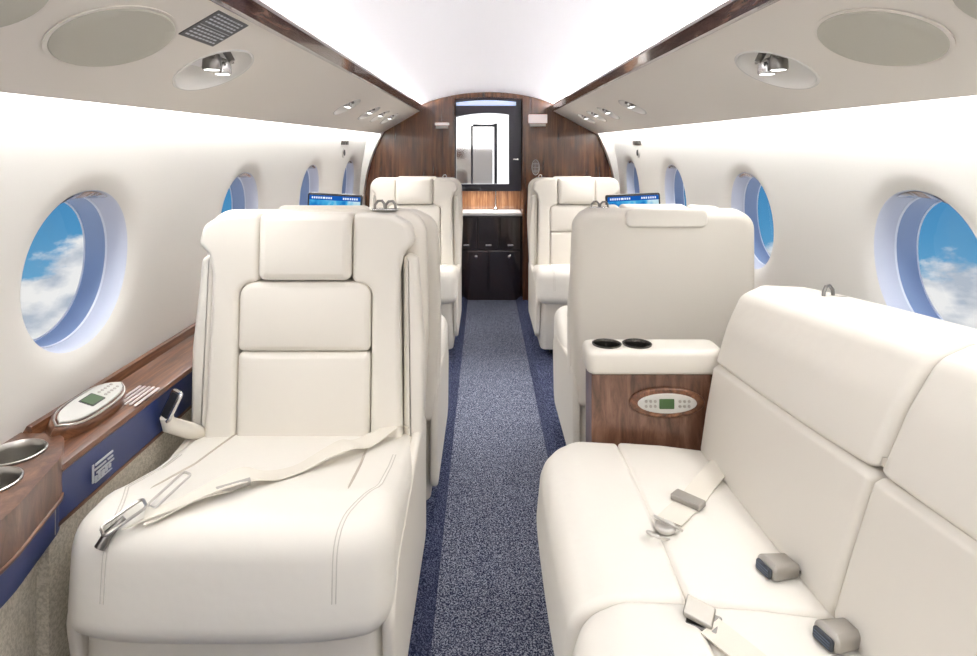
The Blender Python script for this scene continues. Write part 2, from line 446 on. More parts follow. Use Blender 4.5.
# galley cabinet
ga = thing('galley_cabinet', 'dark glossy wood galley cabinet with white worktop at the end of the aisle', 'cabinet', (.03, 4.45, 0))
x0, x1 = XL+.002, XR-.002
g = G(); g.box(x0, x1, 4.40, 4.598, 0, .60); put('carcass', g, WOOD_D, ga, smooth=False)
g = G(); g.pillow(rrect(x0, x1, 4.345, 4.598, .004), .022, .006, FR((0, 0, .602), X, Y, Z)); put('worktop', g, COUNTER, ga)
g = G(); g.box(x0, x1, 4.585, 4.598, .626, .77); put('backsplash', g, wood('light_splashback', (60, 40, 4), (.10, .04, .018), (.20, .09, .04), (.33, .17, .08)), ga, smooth=False)
w3 = (x1-x0)/3
for k in range(3):
    a = x0 + w3*k + .004; b = a + w3 - .008
    g = G(); g.pillow(rrect(a, b, .36, .59, .004), .014, .004, FR((0, 4.400, 0), X, Z, -Y)); dr = put('drawer', g, WOOD_D, ga)
    g = G(); g.pillow(rrect((a+b)/2-.022, (a+b)/2+.022, .385, .398, .004), .010, .003, FR((0, 4.386, 0), X, Z, -Y)); put('handle', g, CHROME, dr)
for k in range(2):
    w2 = (x1-x0)/2; a = x0 + w2*k + .004; b = a + w2 - .008
    g = G(); g.pillow(rrect(a, b, .06, .35, .004), .014, .004, FR((0, 4.400, 0), X, Z, -Y)); dr = put('cabinet_door', g, WOOD_D, ga)
    g = G(); g.lathe([(.010, 0), (.012, .006), (.006, .010)], FR(((a+b)/2+.03, 4.386, .31), X, Z, -Y), 14); put('latch', g, CHROME, dr)
fc = thing('faucet', 'slim chrome faucet with a drooping spout above the galley worktop', 'faucet', (.085, 4.54, .624))
g = G(); g.tube([(.085, 4.54, .624), (.085, 4.54, .80), (.085, 4.53, .835), (.085, 4.49, .845), (.085, 4.455, .825), (.085, 4.45, .79)], .006, 10); put('spout', g, CHROME, fc)
g = G(); g.lathe([(.016, 0), (.016, .01), (.009, .02)], FR((.085, 4.54, .6245), X, Y, Z), 16); put('faucet_base', g, CHROME, fc)

# mirror door above the galley
YM = 4.345
mr = thing('vanity_mirror', 'tall arched mirror in a dark navy frame above the galley worktop', 'mirror', (.03, YM+.05, .775))
def arc_top(xa, xb, zt, cur, n=12): return [(xa + (xb-xa)*k/n, zt - cur*((xa + (xb-xa)*k/n)-.03)**2) for k in range(n+1)]
def slab(out, y0, y1): return prism_y(out, y0, y1)
fo = [(-.200, .775), (.262, .775)] + arc_top(.262, -.200, 1.43, .22)
g = slab([(x_, z_) for x_, z_ in fo], YM+.03, YM+.05); put('frame', g, NAVYC, mr, smooth=False)
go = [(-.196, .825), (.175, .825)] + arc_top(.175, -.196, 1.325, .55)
g = slab(go, YM+.024, YM+.029); put('mirrored_arch', g, ARCH_GLOW, mr, smooth=False)  # bright arch of the reflection, put in as a glowing slab
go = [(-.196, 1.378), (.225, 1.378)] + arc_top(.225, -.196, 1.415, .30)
g = slab(go, YM+.022, YM+.0295); put('glowing_strip', g, mat('pale_blue_strip', (.6, .68, .85), .3, emis=(.6, .7, .95), estr=.7), mr, smooth=False)  # strip given its own pale blue glow
MG = mat('reflection_grey', (.42, .40, .40), .25); MW = mat('reflection_white', (.80, .80, .84), .3); 
g = slab([(-.194, .828), (.060, .828), (.060, 1.235)] + arc_top(.060, -.194, 1.25, .5), YM+.018, YM+.0235); put('mirror_glass', g, mat('mirror_silver', (.80, .80, .82), .06, metal=1), mr, smooth=False)
g = G(); g.box(-.092, -.078, YM+.006, YM+.0175, .828, 1.235); g.box(.072, .092, YM+.006, YM+.0235, .828, 1.25); g.box(-.078, .072, YM+.006, YM+.0175, 1.228, 1.245)
put('inner_frame', g, NAVYC, mr, smooth=False)  # doorway frame seen in the mirror, modelled as dark bars
g = G(); g.box(-.190, -.02, YM+.006, YM+.016, .788, .806); put('control_strip', g, mat('dark_switches', (.05, .05, .06), .4), mr, smooth=False)
g = G(); g.lathe([(.007, 0), (.008, .01), (.006, .028)], FR((.236, YM+.03, 1.0), X, Z, -Y), 16); g.box(.205, .236, YM-.001, YM+.006, .996, 1.003); put('latch', g, CHROME, mr)

# oval ornament on the right bulkhead panel
EMB = mat('matte_silver', (.62, .60, .57), .4)
orn = thing('oval_emblem', 'small silver oval emblem on the wood bulkhead right of the mirror', 'emblem', (.358, 4.30, .90))
fr = FR((.358, 4.30, .945), X, Z, -Y)
g = G(); pts = [V((.358 + .026*cos(t*pi/14), 4.298, .945 + .052*sin(t*pi/14))) for t in range(28)]; g.tube(pts, .003, 6, True); put('rim', g, EMB, orn)
g = G()
for k in (-2, -1, 0, 1, 2):
    h = .044*math.sqrt(1 - (k/2.8)**2); g.tube([(.358 + k*.008, 4.297, .945 - h), (.358 + k*.008*1.25, 4.296, .945), (.358 + k*.008, 4.297, .945 + h)], .0017, 5)
for k in (-.5, 0, .5): g.tube([(.34, 4.297, .945+k*.05), (.376, 4.297, .945+k*.05)], .0015, 5)
put('filigree', g, EMB, orn)

for (xx, side_) in ((-.29, 'left'), (.372, 'right')):
    t = thing('bulkhead_lamp', 'small pale pink lamp box high on the %s wooden bulkhead panel' % side_, 'lamp', (xx, 4.3, 1.22), 'bulkhead lamps')
    wd = .065 if xx > 0 else .05; hh = 1.25 if xx > 0 else 1.235
    g = G(); g.pillow(rrect(xx-wd, xx+wd, hh, hh + (.062 if xx > 0 else .02), .006), .03, .006, FR((0, 4.302, 0), X, Z, -Y)); put('lens', g, PINK, t)
    g = G(); g.pillow(rrect(xx-wd*.85, xx+wd*.85, hh-.022, hh-.004, .004), .02, .004, FR((0, 4.30, 0), X, Z, -Y)); put('housing', g, PLATE, t)
for xx in (-.56, .56):
    pass

# ------------------------------------------------------------------ overhead things
def speaker(side, y, label):
    O, U, W, Nn = psu_frame(side, .545, y)
    t = thing('overhead_speaker', label, 'speaker', O, 'overhead speakers')
    g = G(); g.lathe([(.076, .0005), (.0825, .0005), (.083, .003), (.078, .003), (.076, .0015)], (O, U, W, Nn), 56, sx=1.54, cap=False); put('trim_ring', g, PSU, t)
    g = G(); g.lathe([(.077, 0), (.0775, .003), (.0755, .005), (.06, .0056), (.001, .006)], (O, U, W, Nn), 56, sx=1.54); put('grille', g, GREY, t)
speaker(-1, .953, 'large oval grey cloth speaker above the port window, left of the black placard')
speaker(1, .962, 'large oval grey cloth speaker overhead on the starboard side')
speaker(-1, .655, 'speaker cut off by the top edge of the picture, port side')
speaker(1, .66, 'speaker cut off by the top edge of the picture, starboard side')

def reading_light(side, y, t_, rad, label, big=True):
    O, U, W, Nn = psu_frame(side, t_, y)
    r = thing('reading_light', label, 'light', O, 'overhead reading lights')
    # shallow dish: an oval bowl
    g = G(); prof = [(rad*1.05, .0004), (rad*1.04, .0018), (rad*.99, .0020), (rad*.985, -.001), (rad*.93, -.012), (rad*.78, -.024), (rad*.5, -.032), (rad*.2, -.035), (.001, -.035)]
    g.lathe(prof, (O, U, W, Nn), 48, sx=1.45, cap=False); put('dish', g, DISH, r)
    s = rad/.066
    for q, (du, dv) in enumerate(((-.027*s, .013*s), (.025*s, .009*s))):
        P = O + U*du + W*dv
        dr = (Nn*.8 + V((0, -.1, -.6))).normalized() if True else Nn
        dr = V((0, 0, -1)); uu = V((1, 0, 0)); vv = V((0, 1, 0))
        P = P - Nn*.012
        g = G(); g.lathe([(.013*s, -.010*s), (.0155*s, -.002), (.0165*s, .014*s), (.0155*s, .018*s), (.012*s, .0175*s)], (P, uu, vv, dr), 20); put('lamp_barrel', g, CHROME_D if q == 0 else CHROME, r)
        g = G(); g.lathe([(.0125*s, .0180*s), (.006*s, .0188*s), (.0005, .019*s)], (P, uu, vv, dr), 20); put('lens', g, GLOW, r)
    g = G(); g.tube([O + U*-.045*s + W*.022*s - Nn*.012, O + U*.045*s + W*.022*s - Nn*.012], .003*s, 6)
    g.lathe([(.007*s, -.024), (.006*s, .001), (.001, .002)], (O + U*.002*s + W*.034*s, U, W, Nn), 12); put('bracket', g, CHROME_D, r)
sn = {-1: 'port', 1: 'starboard'}
for side in (-1, 1):
    sw = 'beside the black placard' if side < 0 else 'opposite the placard'
    reading_light(side, 1.325, .51, .078, 'large recessed twin chrome reading light on the %s overhead panel %s' % (sn[side], sw))
    for k, (yy, w_) in enumerate(((2.60, 'first small'), (3.10, 'second small'), (3.42, 'third small'), (3.75, 'fourth small'))):
        reading_light(side, yy, .51, .060, '%s reading light after the large one on the %s overhead panel' % (w_, sn[side]))

# black placard with white lettering lines
O, U, W, Nn = psu_frame(-1, .86, 1.17)
pl = thing('placard', 'black rectangular placard with rows of tiny white lettering on the overhead panel', 'placard', O)
a, b = psu(-1); u = (b-a).normalized()
O = V((0, 0, 0)) + psu_frame(-1, 0, 0)[0]
g = G(); py0, py1, pv0, pv1 = 1.058, 1.192, .223, .303
g.pillow([(py0, pv0), (py1, pv0), (py1, pv1), (py0, pv1)], .0015, .0003, (O, Y, u, Nn), n=2); put('plate', g, BLACK, pl)
g = G(); rr = random.Random(3)
for k in range(9):
    v = pv1 - .009 - k*.0080
    y = py0 + .010
    if k == 4: 
        g.pillow([(py0+.008, v), (py1-.008, v), (py1-.008, v+.0012), (py0+.008, v+.0012)], .0004, .0001, (O + Nn*.0014, Y, u, Nn), n=1, scale=(.5,)); continue
    while y < py1 - .018:
        w = rr.uniform(.005, .014)
        g.pillow([(y, v), (y+w, v), (y+w, v+.0036), (y, v+.0036)], .0004, .0001, (O + Nn*.0014, Y, u, Nn), n=1, scale=(.5,)); y += w + .004
put('lettering', g, SILVER, pl, smooth=False)

# small wall outlets high on the side walls
for side in (-1, 1):
    for (yy, which) in ((3.60, 'fore'), (2.75, 'aft')) if True else ():
        zc = 1.105 if which == 'fore' else .90
        if which == 'aft': yy = 3.45
        if which == 'aft': continue
        t = thing('air_outlet', 'grey slotted air outlet with round black nozzle on the %s wall near the bulkhead' % sn[side], 'outlet', (wx(side, zc), yy, zc-.06))
        fr = (V((wx(side, zc), yy, zc)), Y.copy(), Z.copy(), V((-side, 0, 0)))
        g = G()
        for q in range(3): g.pillow(rrect(-.095 + q*.065, -.040 + q*.065, -.004, .034, .003), .004, .001, fr)
        put('grille', g, CHROME_D, t)
        g = G(); f2 = (V((wx(side, zc-.05), yy, zc-.050)), Y.copy(), Z.copy(), V((-side, 0, 0)))
        g.lathe([(.030, 0), (.030, .004), (.018, .006)], f2, 20); put('bezel', g, PLATE, t)
        g = G(); g.lathe([(.018, .004), (.017, .010), (.005, .008)], f2, 20); put('nozzle', g, BLACK, t)

# ------------------------------------------------------------------ side ledges
def ledge(side, ya, yb, label):
    xw = wx(side, .56); xi = -.715 if side < 0 else .815
    t = thing('side_ledge', label, 'ledge', ((xw+xi)/2, (ya+yb)/2, .03))
    s = side; g = G()
    # wood cap with a raised lip at the wall and rolled nose
    prof = [(xw - s*.004, .575), (xw - s*.012, .588), (xw - s*.020, .585), (xw - s*.024, .566), (xi + s*.012, .560), (xi + s*.002, .556), (xi - s*.001, .548), (xi + s*.004, .542), (xw - s*.004, .542)]
    M = len(prof); g.add([(p[0], y, p[1]) for y in (ya, yb) for p in prof], [(k, (k+1) % M, M+(k+1) % M, M+k) for k in range(M)] + [tuple(range(M)), tuple(range(M, 2*M))])
    if side < 0:
        for p in g.v:
            if p.y < ya + .001: p.y += .10 if p.x < -.74 else .02
    put('wood_top', g, WOOD_H, t)
    g = G(); a, b = sorted((xi + s*.004, xi + s*.02)); g.box(a, b, ya, yb, .462, .542); nv = put('navy_panel', g, NAVY, t, smooth=False)
    g = G(); a, b = sorted((xi + s*.002, xi + s*.02)); g.box(a, b, ya, yb, .456, .462); put('edge_strip', g, WOOD_H, t, smooth=False)
    g = G(); a, b = sorted((xi + s*.008, xi + s*.03)); g.box(a, b, ya, yb, .026, .456); put('fabric_panel', g, BEIGEW, t, smooth=False)
    return t, nv
ld, nv = ledge(-1, 1.03, 4.234, 'glossy walnut ledge with a navy stripe and beige fabric below along the port wall')
ledge(1, 1.80, 4.234, 'glossy walnut ledge along the starboard wall beside the seats facing forward')
# silver mark on the navy stripe
g = G(); xf = -.7105
for (y0, y1, z0, z1) in ((1.055, 1.062, .486, .530), (1.070, 1.155, .523, .528), (1.066, 1.12, .512, .516), (1.075, 1.16, .502, .506), (1.068, 1.078, .486, .498), (1.084, 1.094, .486, .500), (1.10, 1.112, .486, .498), (1.118, 1.128, .488, .500), (1.135, 1.145, .490, .499), (1.068, 1.15, .482, .4845), (1.130, 1.155, .512, .516)):
    g.box(xf-.0012, xf+.0008, 1.125+(y0-1.055)*.62, 1.125+(y1-1.055)*.62, .500+(z0-.506)*.75, .500+(z1-.506)*.75)
put('silver_marking', g, SILVER, nv, smooth=False)

# louvred slots on ledge
vt = thing('ledge_vent', 'pale slatted air vent set into the walnut ledge beside the seat', 'vent', (-.76, 1.335, .561))
g = G()
for k in range(5):
    x = -.769 + .0112*k; y = 1.288 - k*.002
    g.pillow(rpoly([(x, y), (x+.0062, y), (x+.0062, y+.095), (x, y+.095)], .0025, 3), .0030, .001, FR((0, 0, .5612 if x < -.73 else .5600), X, Y, Z), n=2)
put('slats', g, mat('pale_slats', (.75, .68, .68), .3), vt)

# control pod on ledge
cp = thing('handset_pod', 'walnut oval handset pod with pale keypad and green display on the port ledge', 'controller', (-.783, 1.21, .562))
def lens(L, Wd, n=16):
    p = [(-L + 2*L*k/n, -Wd*(1 - abs(-1 + 2*k/n)**3.2)**.8) for k in range(n)] + [(L - 2*L*k/n, Wd*(1 - abs(1 - 2*k/n)**3.2)**.8) for k in range(n)]
    return p
tilt = R(18)
un = V((0, 1, 0)); vn = V((cos(tilt), 0, -sin(tilt))); nn = V((sin(tilt), 0, cos(tilt)))
g = G(); g.pillow(lens(.108, .038), .047, .010, (V((-.788, 1.222, .548)), un, vn, nn), back_r=.002); put('pod_body', g, WOOD_H, cp)
Of = V((-.788, 1.222, .548)) + nn*.0465
g = G(); g.pillow(lens(.096, .027), .006, .003, (Of, un, vn, nn)); kp = put('keypad', g, PLATE, cp)
g = G(); g.pillow(rrect(-.018, .018, -.013, .012, .002), .002, .0005, (Of + nn*.0055, un, vn, nn), n=2); put('display', g, LCD, kp)
g = G(); g.pillow(rrect(-.021, .021, -.016, .015, .003), .0012, .0004, (Of + nn*.0053, un, vn, nn), n=2); put('display_bezel', g, BLACK, kp)
g = G()
for k in range(5):
    for j in (-1, 1): g.lathe([(.0035, 0), (.003, .0015), (.0005, .002)], (Of + nn*.0057 + un*(.032 + k*.010) + vn*j*.007, un, vn, nn), 10)
put('buttons', g, SATIN, kp)
g = G(); g.tube([Of + un*y_ + vn*x_ + nn*.0 for y_, x_ in lens(.101, .032)], .0022, 6, True); put('bezel_rim', g, STEEL, cp)

# cup holder console, lower left
cc = thing('cupholder_console', 'bulging walnut console with two steel cup holders and a navy drawer front', 'console', (-.78, .7, .03))
def cons(off=0):
    pts = [(-.875, .15), (-.645-off, .15), (-.655-off, .62), (-.678-off, .90), (-.712-off, 1.045), (-.760, 1.125-off), (-.875, 1.135-off)]
    return rpoly(pts, [0, 0, .1, .3, .08, .05, 0], 6, .05)
def cons_prism(off, z0, z1, r=.004, dome=0):
    g = G(); g.pillow(cons(off), z1-z0, r, FR((0, 0, z0), X, Y, Z), center=(-.78, .7)); return g
# top with real holes for the cups
hc = [(-.800, 1.055), (-.772, .960)]
put('wood_top', holed_top(cons(0), [(*h, .0445) for h in hc], .508, .575), WOOD_P, cc)
g = cons_prism(-.003, .500, .508, .003); put('edge_strip', g, WOOD_H, cc)
g = cons_prism(.004, .446, .500); dr = put('drawer', g, NAVY, cc)
g = G(); g.tube([(-.716, 1.030, .452), (-.716, 1.030, .494)], .004, 8); put('drawer_pull', g, STEEL, dr)
g = cons_prism(.035, .026, .446); put('fabric_base', g, BEIGEW, cc)
for h in hc:
    g = G(); g.lathe([(.0475, 0), (.0480, .0025), (.0455, .0035), (.0435, .001), (.0425, -.010), (.0410, -.058), (.036, -.062), (.001, -.062)], FR((h[0], h[1], .5755), X, Y, Z), 40, cap=False)
    put('cup_holder', g, STEEL, cc)

# ------------------------------------------------------------------ cabin seat
# local frame: x across, viewer side is -y; y=0 is the crease between cushion and back
def topz(ly):
    P = [(.06, .40), (0, .428), (-.2, .455), (-.34, .488), (-.40, .496), (-.455, .48), (-.48, .45)]
    for i in range(len(P)-1):
        if P[i][0] >= ly >= P[i+1][0]:
            t = (P[i][0]-ly)/(P[i][0]-P[i+1][0]); return P[i][1] + t*(P[i+1][1]-P[i][1])
    return P[0][1] if ly > 0 else P[-1][1]
HWS = .266
def crown(p):
    x, y, z = p
    c = max(0, 1 - (x/HWS)**2)
    w = max(0, min(1, (z-.36)/.08))
    dent = 0
    zz = z + .010*c*w
    # bow the front a little and pull its corners back
    if y < -.3: y2 = y + .035*(abs(x)/HWS)**4*min(1, (-.3-y)/.12)
    else: y2 = y
    return V((x, y2, zz))
def make_seat(label):
    root = thing('cabin_seat', label, 'seat', (0, 0, 0), 'cream leather cabin seats')
    g = G()
    prof = rpoly([(.05, .335), (.06, .40), (0, .428), (-.2, .455), (-.36, .492), (-.475, .490), (-.492, .322), (-.42, .305)], [.01, .02, .03, .2, .15, .055, .06, .03], 7, .03)
    g.pillow(prof, 2*HWS, .038, FR((-HWS, 0, 0), Y, Z, X), dome=0, n=7, center=(-.2, .41), scale=(.9, .7, .45, .2)); 
    # subdivide across for the crown: rebuild as cross sections
    g2 = G(); M = len(prof); cx_, cy_ = -.22, .41; rows = []
    ns = []
    for i in range(M):
        a = V(prof[i]) - V(prof[i-1]); b = V(prof[(i+1) % M]) - V(prof[i])
        m = (V((-a.y, a.x)).normalized() + V((-b.y, b.x)).normalized()); ns.append(m.normalized())
    area = sum(prof[i][0]*prof[(i+1) % M][1] - prof[(i+1) % M][0]*prof[i][1] for i in range(M)); sg = 1 if area > 0 else -1
    rr = .042
    xs = []
    for k in range(8): a = pi/2*k/7; xs.append((-HWS + rr*(1-sin(a)) if False else -HWS + rr*(1-cos(a)), rr*(1-sin(a))))
    mid = [(-HWS + rr + (2*HWS-2*rr)*k/22, 0) for k in range(1, 22)]
    xs = xs + mid + [(-x_, o_) for x_, o_ in reversed(xs)]
    for (x_, o_) in xs:
        for i in range(M):
            p = V(prof[i]) + ns[i]*sg*o_; rows.append(crown((x_, p.x, p.y)))
    fs = [(a*M+k, a*M+(k+1) % M, (a+1)*M+(k+1) % M, (a+1)*M+k) for a in range(len(xs)-1) for k in range(M)] + [tuple(range(M)), tuple((len(xs)-1)*M+k for k in range(M))]
    g2.add(rows, fs)
    cu = put('seat_cushion', g2, LEATHER_S, root)
    # seams follow the cushion section from the crease to the front edge
    i0 = min(range(M), key=lambda k: (V(prof[k]) - V((0, .43))).length)
    stp = 1 if prof[(i0+3) % M][0] < prof[i0][0] else -1
    seq = []
    k = i0
    while True:
        seq.append(V(prof[k % M])); k += stp
        if (prof[k % M][1] < .36 and prof[k % M][0] < -.3) or len(seq) > M: break
    ln = [0]
    for q in range(1, len(seq)): ln.append(ln[-1] + (seq[q]-seq[q-1]).length)
    g = G()
    for s in (-1, 1):
        pts = [crown((s*(.156 + .05*l), p.x, p.y)) for p, l in zip(seq, ln) if l < .36]
        g = G(); g.tube(pts, [.0026]*(len(pts)-4) + [.0022, .0018, .0012, .0005], 6); put('seam', g, SEAM, cu)
    for s in (-1, 1):
        for dx in (0, .006):
            pts = []
            for p, l in zip(seq, ln):
                if l < .12: continue
                x_ = .222 if l < .34 else (.222 - .045*sin(min(1, (l-.34)/.16)*pi/2))
                pts.append(crown((s*(x_+dx), p.x, p.y)))
            g = G(); g.tube(pts, .0010, 5); put('stitch_line', g, STITCH, cu)
    # base
    g = G(); g.pillow(rrect(-.245, .245, -.43, .10, .03), .27, .012, FR((0, 0, .07), X, Y, Z), center=(0, -.16)); bs = put('base', g, SHELL, root)
    g = G(); g.pillow(rrect(-.19, .19, -.36, .05, .02), .045, .004, FR((0, 0, .026), X, Y, Z), center=(0, -.16)); put('floor_track', g, BLACK, bs)
    for s in (-1, 1):
        g = G(); pr = rpoly([(.12, .12), (.12, .43), (-.02, .435), (-.38, .40), (-.44, .34), (-.40, .12)], [.03, .03, .05, .06, .06, .06], 6, .04)
        g.pillow(pr, .022, .009, FR((s*.268 - (.022 if s > 0 else 0), 0, 0), Y, Z, X), back_r=.009, center=(-.15, .28)); put('side_shroud', g, SHELL, root)
    # back: tilted frame
    th = R(3.5); U = V((1, 0, 0)); W = V((0, sin(th), cos(th))); Nf = V((0, -cos(th), sin(th)))
    O = V((0, .045, .418))
    F = (O, U, W, Nf)
    def FO(d): return (O + Nf*d, U, W, Nf)
    H = .520
    g = G(); out = rpoly([(-.262, -.10), (.262, -.10), (.276, .25), (.268, H+.004), (-.268, H+.004), (-.276, .25)], [.03, .03, .2, .062, .062, .2], 8)
    g.pillow(out, .085, .028, FO(-.085), dome=0, center=(0, .2)); sh = put('back_shell', g, SHELL, root)
    g = G(); g.pillow(rpoly([(-.12, H-.045), (.12, H-.045), (.12, H+.012), (-.12, H+.012)], .018, 6), .014, .007, (O - Nf*.081, U, W, -Nf), back_r=.002); put('head_pad', g, LEATHER, sh)
    # side wings
    for s in (-1, 1):
        g = G(); out = rpoly([(s*.226, -.035), (s*.245, -.06), (s*.270, -.02), (s*.272, .20), (s*.254, .415), (s*.222, .425)], [.016, .02, .03, .2, .018, .016], 6)
        g.pillow(out, .070, .014, FO(-.02), scale=()); put('side_wing', g, LEATHER, root)
    # bolsters with shoulders over the wings
    for s in (-1, 1):
        g = G(); out = rpoly([(s*.154, -.02), (s*.154, .352), (s*.108, .362), (s*.108, .522), (s*.200, .516), (s*.240, .492), (s*.250, .450), (s*.226, .425), (s*.216, .38), (s*.226, -.02)],
                             [.014, .035, .015, .016, .06, .03, .020, .012, .02, .016], 6)
        g.pillow(out, .078, .013, FO(0), n=6, scale=(), dome=0); put('bolster', g, LEATHER, root)
    g = G(); g.pillow(rpoly([(-.106, .366), (.106, .366), (.106, .521), (-.106, .521)], .016, 6), .090, .016, FO(0), dome=.010); put('headrest', g, LEATHER, root)
    g = G(); g.pillow(rpoly([(-.152, .204), (.152, .204), (.152, .362), (-.152, .362)], [.0125, .0125, .035, .035], 6), .078, .012, FO(0), dome=.010); put('back_cushion', g, LEATHER, root)
    g = G(); g.pillow(rpoly([(-.152, -.02), (.152, -.02), (.152, .202), (-.152, .202)], .0125, 6), .078, .012, FO(0), dome=.010); put('back_cushion', g, LEATHER, root)
    return root
seatA = make_seat('cream leather seat at the front port side with a belt lying across its cushion')
def hooks(x, y, z, label, rot=0, s=1.0, m=CHROME_D, two=True):
    t = thing('coat_hook', label, 'hook', (x, y, z))
    g = G(); c_, s_ = cos(rot), sin(rot)
    def P(a, b, c): return (x + (a*c_ - b*s_)*s, y + (a*s_ + b*c_)*s, z + c*s)
    for q in ((-.014, .016) if two else (0,)):
        g = G(); g.tube([P(q-.014, 0, 0), P(q-.013, 0, .012), P(q-.006, .002, .021), P(q+.004, .004, .022), P(q+.011, .004, .014), P(q+.012, .004, .004)], .0034*s, 8); put('loop', g, m, t)
    g = G(); g.pillow([(P(0, 0, 0)[0] + .034*s*cos(a*pi/10), P(0, 0, 0)[1] + .012*s*sin(a*pi/10)) for a in range(20)], .004, .0015, FR((0, 0, z-.001), X, Y, Z)); put('plate', g, CHROME, t)
SEATS = [(copy_tree(seatA), .53, 3.55, 0, 'far cream leather seat facing aft at the starboard side, against the wooden bulkhead'),
         (copy_tree(seatA), -.40, 3.55, 0, 'far cream leather seat facing aft at the port side, against the wooden bulkhead'),
         (copy_tree(seatA), -.40, 1.885, pi, 'cream leather seat facing forward, back to back with the seat that has the belt'),
         (copy_tree(seatA), .536, 1.985, pi, 'cream leather seat facing forward behind the cup holder armrest, plain back towards the sofa')]
seatA.location = (-.413, 1.44, 0)
for r_, x_, y_, rz, lab in SEATS:
    r_.location = (x_, y_, 0); r_.scale = (1, 1, .967); r_.rotation_euler = (0, 0, rz); r_['label'] = lab
# hooks on seat tops
hooks(-.245, 1.53, .940, 'dark metal double coat hook on top of the front port seat', R(-20), 1.0)
hooks(.352, 1.89, .908, 'dark metal double coat hook on top of the seat behind the armrest', R(-20), .9)
hooks(-.23, 3.64, .908, 'small chrome coat hook on top of the far port seat', 0, .8, CHROME, False)
hooks(.33, 3.64, .908, 'small chrome coat hook on top of the far starboard seat', 0, .8, CHROME, False)

# seat belt on the front seat
bx_, by_ = -.413, 1.44
def on(x, y, h=.004):   # point on the front cushion
    p = crown((x-bx_, y-by_, topz(y-by_))); return V((x, y, p.z + h))
sb = thing('seat_belt', 'cream seat belt with chrome latch lying across the front port seat cushion', 'seat belt', (-.35, 1.2, .46))
path = [(-.185, 1.455, .012), (-.205, 1.425, .022), (-.232, 1.375, .016), (-.262, 1.325, .010), (-.285, 1.285, .022), (-.320, 1.235, .016), (-.352, 1.185, .004), (-.388, 1.130, .006), (-.415, 1.095, .020), (-.450, 1.065, .016), (-.49, 1.035, .006), (-.525, 1.012, .005), (-.548, 1.0, .008)]
from mathutils import geometry
def smoothpath(P, k=4):
    out = []
    for i in range(len(P)-1):
        p0, p1, p2, p3 = V(P[max(i-1, 0)]), V(P[i]), V(P[i+1]), V(P[min(i+2, len(P)-1)])
        for q in range(k):
            t = q/k; out.append(.5*((2*p1) + (p2-p0)*t + (2*p0-5*p1+4*p2-p3)*t*t + (3*p1-p0-3*p2+p3)*t**3))
    out.append(V(P[-1])); return out
sp = smoothpath([on(x, y, h) for x, y, h in path])
pts = []
for i, p in enumerate(sp):
    tg = (sp[min(i+1, len(sp)-1)] - sp[max(i-1, 0)]); sd = V((-tg.y, tg.x, 0)).normalized(); sd.z = .18*sin(i*.35)
    pts.append((p, sd))
g = G(); g.ribbon(pts, .044, .0018); put('webbing', g, WEB, sb)
# second layer (folded tail)
sp2 = smoothpath([on(x, y, h) for x, y, h in [(-.42, 1.075, .006), (-.45, 1.045, .010), (-.50, 1.015, .010), (-.56, .990, .006)]])
g = G(); g.ribbon([(p, V((.5, .8, 0))) for p in sp2], .036, .0016); put('webbing_tail', g, WEB, sb)
g = G(); p = on(-.432, 1.062, .012); d = V((-.036, -.024, 0)).normalized(); sd = V((-d.y, d.x, 0))
g.tube([p + d*-.03, p + d*.025], .0065, 10); put('adjuster_bar', g, SATIN, sb)
g = G(); c0 = on(-.565, 1.000, .012)
def loop(c, a, la, lb, r, z=0):
    a_ = V((cos(a), sin(a), 0)); b_ = V((-sin(a), cos(a), 0)); pr = rrect(-la, la, -lb, lb, min(la, lb)*.45, 4, .02)
    return [c + a_*u_ + b_*v_ + V((0, 0, z + .012*(u_/la))) for u_, v_ in pr]
g.tube(loop(on(-.535, 1.055, .012), R(62), .034, .010, .002), .0022, 8, True)
g.tube(loop(on(-.578, .995, .014), R(40), .030, .016, .002), .0026, 8, True); put('latch_frame', g, STEEL, sb)
g = G(); g.tube([on(-.600, .968, .006), on(-.592, .976, .012), on(-.575, .992, .016)], [.009, .008, .004], 10); put('latch_tongue', g, CHROME_D, sb)
# inner buckle strap at the wall side of the same seat
bk = thing('belt_buckle', 'square chrome belt buckle hanging between the front port seat and the navy stripe', 'buckle', (-.69, 1.42, .49))
ctr = V((-.694, 1.375, .522)); ua = V((.35, .30, .9)).normalized(); va = V((.75, -.6, 0)).normalized(); na = ua.cross(va).normalized()
g = G(); prf = rrect(-.030, .030, -.018, .018, .006, 4)
g.tube([ctr + ua*a_ + va*b_ for a_, b_ in prf], .0045, 8, True); put('buckle_frame', g, CHROME, bk)
g = G(); g.pillow(rrect(-.027, .027, -.015, .015, .004), .010, .002, (ctr - na*.005, ua, va, na)); put('buckle_face', g, BLACK, bk)
g = G(); g.tube([ctr - ua*.022 + va*.002, ctr - ua*.045 + V((.012, .01, 0)), V((-.664, 1.40, .455)), V((-.650, 1.425, .437))], [.014, .017, .018, .014], 12); put('strap', g, WEB, bk)

